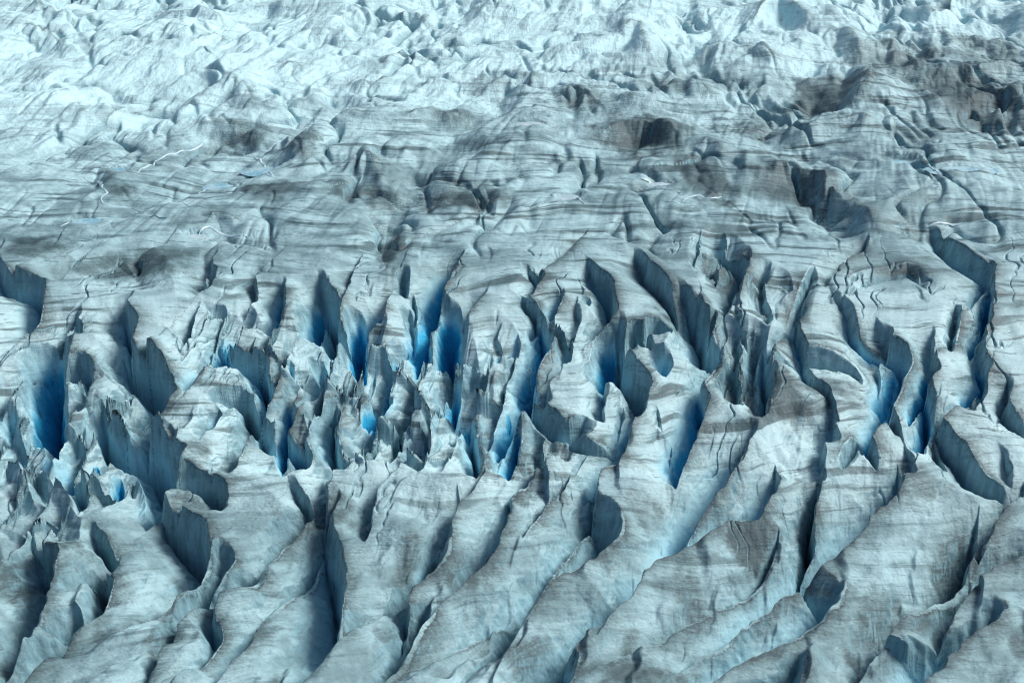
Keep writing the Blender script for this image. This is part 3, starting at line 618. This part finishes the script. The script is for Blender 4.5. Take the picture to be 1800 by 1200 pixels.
    c = mix(nt, mth(nt, 'MULTIPLY', steep, .75), c, cw)
    # clear blue ice inside the crevasses
    bl = attr('blue')
    bl = mth(nt, 'MULTIPLY', bl, rng_(nt, mth(nt, 'ADD', mth(nt, 'MULTIPLY', blot2, .5), mth(nt, 'MULTIPLY', fl, .5)), .36, .6, .72, 1.1))
    cb = mix(nt, rng_(nt, bl, .35, 1.0), (.40, .73, .84), (.035, .47, .76))
    c = mix(nt, rng_(nt, bl, .02, .5), c, cb)
    # grit along broken edges, melt cups
    c = mix(nt, mth(nt, 'MULTIPLY', mth(nt, 'MULTIPLY', attr('edge'), rng_(nt, grain, .4, .6)), .8), c, (.035, .05, .055))
    c = mix(nt, mth(nt, 'MULTIPLY', rng_(nt, speck, .62, .72), .28), c, (.20, .24, .25))
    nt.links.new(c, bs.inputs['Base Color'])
    bs.inputs['Roughness'].default_value = .55; bs.inputs['Specular IOR Level'].default_value = .3
    bp = N(nt, 'ShaderNodeBump'); bp.inputs['Strength'].default_value = .55; bp.inputs['Distance'].default_value = .35
    hh = mth(nt, 'ADD', mth(nt, 'MULTIPLY', grain, rng_(nt, near, 0, 1, 1.5, .8)), mth(nt, 'ADD', mth(nt, 'MULTIPLY', mth(nt, 'MULTIPLY', b2, near), 1.3), mth(nt, 'ADD', mth(nt, 'MULTIPLY', blot2, 1.5), mth(nt, 'MULTIPLY', mth(nt, 'ADD', mth(nt, 'MULTIPLY', crust, 4.0), mth(nt, 'MULTIPLY', flute, 4.0)), up))))
    nt.links.new(hh, bp.inputs['Height']); nt.links.new(bp.outputs[0], bs.inputs['Normal'])
    return m
ICE = ice()
GS, GR, GM = 'seracs of the icefall belt', 'long ridges in front of the icefall', 'mounds on the upper glacier'
LABELS = {}
for nm, name, cat, grp, text in (
 ('a0','serac','serac',GS,'small banded block just above the tall dark striated wall on the left'),
 ('a1','serac','serac',GS,'banded tongue broken off in a tall dark striated wall over a deep pit'),
 ('a4','ice_fin','ice fin',GS,'huge flat grey fin standing between the dark pit and the blue slots at left'),
 ('a5','ice_fin','ice fin',GS,'white topped fin with a blue slot on its right in the lower left cluster'),
 ('a8','ice_fin','ice fin',GS,'thin pale fin leaning against the huge flat grey fin'),
 ('a9','ice_fin','ice fin',GS,'bright white fin running down beside the left edge of the blue cluster'),
 ('a11','serac','serac',GS,'arched pale hump just left of the widest blue crevasse'),
 ('a13','serac','serac',GS,'dirty rounded block just right of the widest blue crevasse'),
 ('a15','serac','serac',GS,'teal walled block right of the broad banded tongue'),
 ('a19','serac','serac',GS,'block with a dark hollow face below the teal walled block'),
 ('a23','ice_fin','ice fin',GS,'low white capped fin below the mouth of the widest blue crevasse'),
 ('a24','ice_fin','ice fin',GS,'curved fin with a bright crest in front of the low white capped fin'),
 ('b1','serac','serac',GS,'block with a dark V notch at the upper edge of the belt, left of centre'),
 ('b3','serac','serac',GS,'grey fan shaped wall block between two blue crevasses left of centre'),
 ('b5','ice_fin','ice fin',GS,'fin with a glowing blue panel at the mouth of a deep blue slot'),
 ('b6','serac','serac',GS,'banded tongue right of the longest diagonal blue crack'),
 ('b15','ice_fin','ice fin',GS,'outer blade of the teal fan left of the deep blue slots'),
 ('b15c','ice_fin','ice fin',GS,'blade bordering the left side of a deep blue slot'),
 ('b19','serac','serac',GS,'small block split by a narrow blue slit, left of the long white tongue'),
 ('b20','ice_fin','ice fin',GS,'teal walled fin at the foot of the long white tongue'),
 ('b21','serac','serac',GS,'long smooth white tongue sloping down to a narrow crevasse, left of centre'),
 ('b22','ice_fin','ice fin',GS,'crooked dirty fin among the crowded blades below the deep blue slots'),
 ('b23','ice_fin','ice fin',GS,'grey walled fin with black dirt at its foot, left of the central tongue'),
 ('c1','serac','serac',GS,'bright banded tongue at the centre with a blue hollow along its left side'),
 ('c2','serac','serac',GS,'scalloped front step below the bright banded tongue at the centre'),
 ('c3','serac','serac',GS,'curved white tongue whose dark wall faces the central blue cleft'),
 ('c5','serac','serac',GS,'large dark crag wall rising over a bowl right of centre'),
 ('c5b','serac','serac',GS,'dark rounded cliff at the back of the bowl right of centre'),
 ('c9','serac','serac',GS,'pale block right of the wide smooth blue flank'),
 ('c11','serac','serac',GS,'smooth pale dome split by thin cracks, left of the wide smooth blue flank'),
 ('c13','ice_fin','ice fin',GS,'narrow fin with a teal blue left wall below the central tongue'),
 ('c17','serac','serac',GS,'upright grey block with scalloped rim at the upper edge of the belt, centre'),
 ('d1','serac','serac',GS,'broad plateau block ending in a long curving broken wall over blue ice'),
 ('d3','ice_fin','ice fin',GS,'thin ice rib beside the slender bright blue slot on the right'),
 ('d4','serac','serac',GS,'rounded ice pillar beside a deep blue pocket on the right'),
 ('d5','serac','serac',GS,'sloping slab right of a small blue notch near the right edge'),
 ('d6','serac','serac',GS,'slab beside the dark blue slit high in the belt near the right edge'),
 ('d10','serac','serac',GS,'wide banded dome with a dark flat wall on its left'),
 ('d13','ice_fin','ice fin',GS,'dark wedge shaped fin below the wide banded dome'),
 ('d16','ice_ridge','ice ridge',GR,'broad banded ridge with a dark broken wall on its left, far right'),
 ('d17','serac','serac',GS,'low slab along a straight diagonal crack in the right of the belt'),
 ('d19','serac','serac',GS,'narrow block above the narrow diagonal gully left of the wide banded dome'),
 ('g1','ice_ridge','ice ridge',GR,'smooth pale ridge bordering a blue shaded trough below the pale dome'),
 ('g2','ice_ridge','ice ridge',GR,'dirt topped ridge below a small blue slot in the right foreground'),
 ('g3','ice_ridge','ice ridge',GR,'short bright rib right of a black dirty groove'),
 ('g4','ice_ridge','ice ridge',GR,'narrow pale rib between the dirt topped ridge and the longest grey ridge'),
 ('g5','ice_ridge','ice ridge',GR,'longest grey ridge, smooth blue grey flank at its upper end'),
 ('g6','ice_ridge','ice ridge',GR,'ridge with a rounded dark wall panel at its head, right foreground'),
 ('g7','ice_ridge','ice ridge',GR,'broad ridge with a long grey wall strip on its left, right foreground'),
 ('g9','ice_ridge','ice ridge',GR,'small ridge at the right edge above the broad ridge with the grey strip'),
 ('g10','ice_ridge','ice ridge',GR,'low ridge with a short dark hollow at the right edge'),
 ('g11','ice_ridge','ice ridge',GR,'ridge with a long teal wall panel in the bottom right corner'),
 ('g12','ice_block','ice block',GR,'block with a blue green wall at the bottom edge, right of centre'),
 ('h1','ice_ridge','ice ridge',GR,'ridge along the right side of the large dark blue hollow'),
 ('h2','ice_block','ice block',GR,'small shoulder above the large dark blue hollow'),
 ('h3','ice_block','ice block',GR,'rounded block with a teal panel beside the long winding crack'),
 ('h4','ice_ridge','ice ridge',GR,'ridge following the long winding crack in the middle of the foreground'),
 ('h5','ice_block','ice block',GR,'slab with a grey panel at the lower end of the winding crack'),
 ('h6','ice_ridge','ice ridge',GR,'ridge with a small teal pocket at its head, right of the winding crack'),
 ('h7','ice_ridge','ice ridge',GR,'long straight ridge left of the large dark oval panel'),
 ('h8','ice_ridge','ice ridge',GR,'ridge with a large dark oval wall panel below the centre'),
 ('h9','ice_ridge','ice ridge',GR,'low ridge with a dark wedge shaped wall at bottom centre'),
 ('h10','ice_ridge','ice ridge',GR,'small dirty ridge just below the scalloped front step'),
 ('h12','ice_block','ice block',GR,'block with a small teal wall at the bottom edge, centre'),
 ('i1','ice_block','ice block',GR,'block with a leaf shaped teal wall in the bottom left'),
 ('i2','ice_block','ice block',GR,'wide smooth slab with a dirty upright crack in the bottom left'),
 ('i3','ice_block','ice block',GR,'small pillar with a narrow slit right of the dirty upright crack'),
 ('i4','ice_block','ice block',GR,'smooth pale block with a tinted crack left of the large dark blue hollow'),
 ('i5','ice_block','ice block',GR,'dirt blotched slab above a broad dark wall in the left foreground'),
 ('i6','ice_block','ice block',GR,'small block with a dark facet just right of the broad dark wall'),
 ('i7','ice_block','ice block',GR,'block with a dark oval hollow below the small dark facet'),
 ('i8','ice_ridge','ice ridge',GR,'dirty ridge with a bright white crest near the left edge'),
 ('i9','ice_block','ice block',GR,'small dirty square block right of the bright white crest'),
 ('i10','ice_block','ice block',GR,'small triangular grey facet above the dirty square block'),
 ('i12','ice_ridge','ice ridge',GR,'pale ridge at the bottom left corner'),
 ('i13','ice_block','ice block',GR,'black stained block above the large dark blue hollow'),
 ('e1','serac','serac',GS,'slab with a teal facet wall near the right edge above the belt'),
 ('e5','serac','serac',GS,'rim block of the dark rubble crag at the belt top, right of centre'),
 ('e6','ice_mound','ice mound',GM,'large mound with the broadest shadowed slope on the right plateau'),
 ('f1','serac','serac',GS,'banded slab with a dark curved wall at the left edge above the belt'),
 ('k8','serac','serac',GS,'slab right of the dark jagged gully above the belt'),
 ('t1','ice_mound','ice mound',GM,'low pale mound with a grey flank in the upper left corner'),
 ('t2','ice_mound','ice mound',GM,'pale mound with a streaked flank just below the corner mound'),
 ('t3','ice_mound','ice mound',GM,'long pale mound with a blue grey flank right of the corner mound'),
 ('t4','ice_mound','ice mound',GM,'pale mound with a fluted flank at the top edge, left of centre'),
 ('t5','ice_mound','ice mound',GM,'smooth whitest mound with a creased side, upper left'),
 ('t6','ice_mound','ice mound',GM,'white mound beside a dark notch near the top edge, left of centre'),
 ('t7','ice_mound','ice mound',GM,'dark capped mound where white ice turns grey, left of centre'),
 ('t8','ice_mound','ice mound',GM,'wide ribbed mound with a dark foot at the left'),
 ('t9','ice_mound','ice mound',GM,'small blue grey mound left of the wide ribbed mound'),
 ('t10','ice_mound','ice mound',GM,'grey mound with a dark hollow at its foot, above the plateau'),
 ('t11','ice_mound','ice mound',GM,'brownish grey mound with a sharp crest left of the milky pool'),
 ('t12','ice_mound','ice mound',GM,'low dirt banded mound above the long winding stream'),
 ('t13','ice_mound','ice mound',GM,'mound with a round dark face beside the long winding stream'),
 ('t14','ice_mound','ice mound',GM,'small pale mound with a thin dark crease, upper centre'),
 ('t15','ice_mound','ice mound',GM,'pale mound with a bright rim just above the small creased mound'),
 ('t17','ice_mound','ice mound',GM,'small rounded mound in the white ice, below the notch mound'),
 ('u1','ice_mound','ice mound',GM,'pyramid shaped mound with a dark left face, upper right of centre'),
 ('u2','ice_mound','ice mound',GM,'tall blue grey mound near the top edge, right of centre'),
 ('u3','ice_mound','ice mound',GM,'mound with a scooped bowl in its left side right of the pyramid mound'),
 ('u4','ice_mound','ice mound',GM,'small pale blue mound left of the pyramid mound'),
 ('u5','ice_mound','ice mound',GM,'knob with a dark square face in the upper right'),
 ('u6','ice_mound','ice mound',GM,'pale mound with a dark end right of the square faced knob'),
 ('u7','ice_mound','ice mound',GM,'largest dirt blackened mound in the upper right'),
 ('u8','ice_mound','ice mound',GM,'dirty grey mound with a dark face right of the milky pool'),
 ('u9','ice_mound','ice mound',GM,'smaller mound with a round dark hollow beside the dirty grey mound'),
 ('u10','ice_mound','ice mound',GM,'broad mound with a dark triangular slope, above the plateau right of centre'),
 ('u11','ice_mound','ice mound',GM,'ragged dark knoll right of the dark triangular slope'),
 ('u12','ice_mound','ice mound',GM,'streaked mound below the largest blackened mound'),
 ('u13','ice_mound','ice mound',GM,'grey blue mound at the centre of the upper ice, left of the dirty mound'),
 ('u14','ice_mound','ice mound',GM,'mound marked by a long blue grey scar on the right'),
 ('u15','ice_mound','ice mound',GM,'white mound with a narrow dark gash in the upper right corner'),
 ('u17','ice_mound','ice mound',GM,'low mound with a dark pit below the scooped bowl mound'),
 ('u18','ice_mound','ice mound',GM,'dirty mound at the right edge below the corner slopes'),
 ('u19','ice_mound','ice mound',GM,'streaked grey mound just above the largest blackened mound'),
 ('u20','ice_mound','ice mound',GM,'dark banded mound at the right edge above the dirty mound'),
 ('u21','ice_mound','ice mound',GM,'small flat topped mound right of the largest blackened mound'),
 ('u22','ice_mound','ice mound',GM,'grey mound below the tall blue grey mound'),
 ('u23','ice_mound','ice mound',GM,'mound with a blue gully at the top edge in the upper right')):
    LABELS[nm] = (name, cat, grp, text)

# ------------------------------------------------------------------ meshes
col = bpy.context.scene.collection
VID = np.arange(NR*NC).reshape(NR, NC)
QV = np.stack([VID[:-1, :-1], VID[:-1, 1:], VID[1:, 1:], VID[1:, :-1]], -1)
PF, NF = P3.reshape(-1, 3), NRM.reshape(-1, 3)
AT = {'blue': blue.ravel(), 'edge': lipd.ravel(), 'grime': grime.ravel(), 'stain': stain.ravel()}
def link(name, mask, material, parent=None, origin=(0, 0, 0), skirt=None):
    q = QV[mask]
    vid, inv = np.unique(q, return_inverse=True)
    co, no = PF[vid], NF[vid]; faces = inv.reshape(-1, 4)
    at = {k: v[vid] for k, v in AT.items()}
    if skirt is not None:                                       # the block's sides, down into the glacier
        M = np.pad(skirt, 1); E = []
        rr, cc = np.nonzero(skirt)
        for dr, dc, i0, i1 in ((-1, 0, 0, 1), (0, 1, 1, 2), (1, 0, 2, 3), (0, -1, 3, 0)):
            o = ~M[rr+1+dr, cc+1+dc]; qq = QV[rr[o], cc[o]]; E.append(np.stack([qq[:, i0], qq[:, i1]], 1))
        E = np.concatenate(E); zb = PF[np.unique(E)][:, 2].min()-2.5
        n0 = len(co); a = PF[E[:, 0]]; b = PF[E[:, 1]]
        a = a-[0, 0, .02]; b = b-[0, 0, .02]
        lo_a, lo_b = a.copy(), b.copy(); lo_a[:, 2] = zb; lo_b[:, 2] = zb
        m = len(E); nn = np.stack([(b-a)[:, 1], -(b-a)[:, 0], np.zeros(m)], 1); nn /= np.linalg.norm(nn, axis=1, keepdims=True)+1e-9
        co = np.concatenate([co, a, b, lo_b, lo_a]); no = np.concatenate([no, nn, nn, nn, nn])
        k = np.arange(m); faces = np.concatenate([faces, np.stack([n0+k+m, n0+k, n0+k+3*m, n0+k+2*m], 1)])
        at = {key: np.concatenate([v, np.zeros(4*m, v.dtype)]) for key, v in at.items()}
    me = bpy.data.meshes.new(name)
    nv, nf = len(co), len(faces)
    me.vertices.add(nv); me.loops.add(nf*4); me.polygons.add(nf)
    me.vertices.foreach_set('co', (co-np.array(origin)).astype(np.float32).ravel())
    me.loops.foreach_set('vertex_index', faces.astype(np.int32).ravel())
    me.polygons.foreach_set('loop_start', np.arange(0, nf*4, 4, dtype=np.int32))
    me.polygons.foreach_set('loop_total', np.full(nf, 4, np.int32))
    me.update(calc_edges=True)
    me.polygons.foreach_set('use_smooth', np.ones(nf, bool))
    me.normals_split_custom_set_from_vertices(no.astype(np.float32).tolist() if nv < 3 else no.astype(np.float32))
    for k, v in at.items():
        me.attributes.new(k, 'FLOAT', 'POINT').data.foreach_set('value', v.astype(np.float32))
    me.materials.append(material)
    o = bpy.data.objects.new(name, me); col.objects.link(o); o.location = origin
    if parent: o.parent = parent; o.location = (0, 0, 0)
    return o
def comps(mask):                                                # connected steep faces inside one block
    rr, cc = np.nonzero(mask); idx = {}
    for n, rc in enumerate(zip(rr.tolist(), cc.tolist())): idx[rc] = n
    lab = [-1]*len(rr); out = []
    keys = list(idx)
    for n, rc in enumerate(keys):
        if lab[n] >= 0: continue
        stack = [rc]; lab[n] = len(out); comp = []
        while stack:
            r, c = stack.pop(); comp.append((r, c))
            for t in ((r+1, c), (r-1, c), (r, c+1), (r, c-1)):
                m = idx.get(t)
                if m is not None and lab[m] < 0: lab[m] = len(out); stack.append(t)
        out.append(comp)
    return sorted(out, key=len, reverse=True)
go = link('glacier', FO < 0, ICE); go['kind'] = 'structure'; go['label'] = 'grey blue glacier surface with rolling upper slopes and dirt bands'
for k, nm in enumerate(ids):
    m = FO == k
    if m.sum() < 40: print('SMALL', nm, m.sum()); continue
    name, cat, group, text = LABELS.get(nm, ('ice_block', 'ice block', None, 'ice block '+nm))
    rr, cc = np.nonzero(m)
    sub = PF[np.unique(QV[m])]
    org = (float(sub[:, 0].mean()), float(sub[:, 1].mean()), float(sub[:, 2].min()))
    parts = []
    body = m.copy()
    if name not in ('ice_mound',):
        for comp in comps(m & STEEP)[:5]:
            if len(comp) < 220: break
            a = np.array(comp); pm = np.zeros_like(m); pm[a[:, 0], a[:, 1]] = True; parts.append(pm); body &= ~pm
    if name == 'ice_mound': o = link(name, body, ICE, None, org, skirt=m)
    else:
        o = bpy.data.objects.new(name, None); col.objects.link(o); o.location = org; o.empty_display_size = 2
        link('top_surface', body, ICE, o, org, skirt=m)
    o['label'], o['category'] = text, cat
    if group: o['group'] = group
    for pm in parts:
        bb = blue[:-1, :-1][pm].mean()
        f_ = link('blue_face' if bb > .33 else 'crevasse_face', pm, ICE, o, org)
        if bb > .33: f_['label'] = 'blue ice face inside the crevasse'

def plain(name, base, rough, tint=None):
    m = bpy.data.materials.new(name); m.use_nodes = True; nt = m.node_tree; bs = nt.nodes['Principled BSDF']
    pos = N(nt, 'ShaderNodeNewGeometry').outputs['Position']
    n1 = noise(nt, vscale(nt, pos, (.35, .25, .3)), 1, 5, .65)
    nt.links.new(mix(nt, rng_(nt, n1, .36, .62), base, tint or base), bs.inputs['Base Color'])
    bs.inputs['Roughness'].default_value = rough; bs.inputs['Specular IOR Level'].default_value = .5
    bp = N(nt, 'ShaderNodeBump'); bp.inputs['Strength'].default_value = .3; bp.inputs['Distance'].default_value = .1
    nt.links.new(n1, bp.inputs['Height']); nt.links.new(bp.outputs[0], bs.inputs['Normal'])
    return m
PM = {'b': plain('pool_water', (.22, .50, .64), .12, (.48, .74, .82)), 'w': plain('slush_water', (.40, .60, .68), .3, (.62, .77, .81)), 'd': plain('dark_water', (.16, .24, .27), .1, (.22, .32, .35))}
SM = plain('stream_water', (.36, .60, .70), .25, (.60, .80, .86))
def raw(name, V, Fc, m, label):
    me = bpy.data.meshes.new(name); org = np.array(V).mean(0)
    me.from_pydata((np.array(V)-org).tolist(), [], Fc); me.materials.append(m)
    for p in me.polygons: p.use_smooth = True
    o = bpy.data.objects.new(name, me); col.objects.link(o); o.location = org; o['kind'] = 'structure'; o['label'] = label; return o
for i, (x, y, lv, ex, ey, kd) in enumerate(pools):
    lv -= .12; V = [(x, y, lv)]; Fc = []; n = 48
    for rr_ in (.5, 1.0, 1.6):
        for k in range(n):
            a = 2*math.pi*k/n; V.append((x+rr_*ex*math.cos(a), y+rr_*ey*math.sin(a), lv-(.5 if rr_ > 1.5 else 0)))
    for k in range(n):
        j = (k+1) % n; Fc.append((0, 1+k, 1+j))
        for q in (0, 1): Fc.append((1+q*n+k, 1+(q+1)*n+k, 1+(q+1)*n+j, 1+q*n+j))
    raw('meltwater_pool', V, Fc, PM[kd], {'b': 'pale blue meltwater pool in a shallow hollow of the ice', 'w': 'milky meltwater pool rimmed with slush', 'd': 'dark still meltwater pool on the far white ice'}[kd])
for L in streams:
    V = []; Fc = []; m = len(L)
    for i, p in enumerate(L):
        e = L[min(i+1, m-1)]-L[max(i-1, 0)]; e = e/(np.hypot(*e)+1e-9); nrm = np.array([-e[1], e[0]])
        wd = .6*(.55+.45*float(perlin(np.array([i/4.0]), np.array([.3]), 620)[0]))*(1+p[1]/900)*min(1, i/4+.1, (m-1-i)/4+.1)
        zc = at(p[0], p[1], Z)+.17
        for k, dz in ((-1, -.35), (-.5, 0), (0, .05), (.5, 0), (1, -.35)):
            q = p+nrm*wd*k; V.append((q[0], q[1], max(zc, at(q[0], q[1], Z)+.05)+dz))
    for i in range(m-1):
        for k in range(4): Fc.append((i*5+k, i*5+k+1, i*5+k+6, i*5+k+5))
    raw('meltwater_stream', V, Fc, SM, 'thin white meltwater stream winding over the grey ice')

# ------------------------------------------------------------------ camera, sky, sun
sc = bpy.context.scene
cam = bpy.data.objects.new('camera', bpy.data.cameras.new('camera')); col.objects.link(cam)
cam.location = (0, 0, H0); cam.rotation_euler = (R(90)-PITCH, 0, 0)
cam.data.sensor_width = 36; cam.data.lens = 36*F/1800; cam.data.clip_end = 6000; cam.data.clip_start = 1
sc.camera = cam
SUN_EL, SUN_AZ = R(44), R(72)            # azimuth measured from +y (ahead) towards +x (right)
w = bpy.data.worlds.new('World'); sc.world = w; w.use_nodes = True
nt = w.node_tree; bg = nt.nodes['Background']
sky = N(nt, 'ShaderNodeTexSky', sky_type='NISHITA', sun_disc=False, sun_elevation=SUN_EL, sun_rotation=SUN_AZ, altitude=300, air_density=.55, dust_density=5.0, ozone_density=1.0)
nt.links.new(sky.outputs[0], bg.inputs[0]); bg.inputs[1].default_value = SKYS
sl = bpy.data.lights.new('sun', 'SUN'); sl.energy = SUNS; sl.angle = R(24); sl.color = (1, .985, .95)
so = bpy.data.objects.new('sun', sl); col.objects.link(so)
dirv = (math.sin(SUN_AZ)*math.cos(SUN_EL), math.cos(SUN_AZ)*math.cos(SUN_EL), math.sin(SUN_EL))
import mathutils
so.rotation_euler = mathutils.Vector(dirv).to_track_quat('Z', 'Y').to_euler(); so.location = (0, 300, 300)
sc.view_settings.view_transform = 'Standard'; sc.view_settings.look = 'None'; sc.view_settings.exposure = EXPO
sc.view_settings.gamma = 1; sc.view_settings.use_curve_mapping = False
sc.cycles.pixel_filter_type = 'BLACKMAN_HARRIS'; sc.cycles.filter_width = 1.1
sc.cycles.max_bounces = 6; sc.cycles.diffuse_bounces = 4
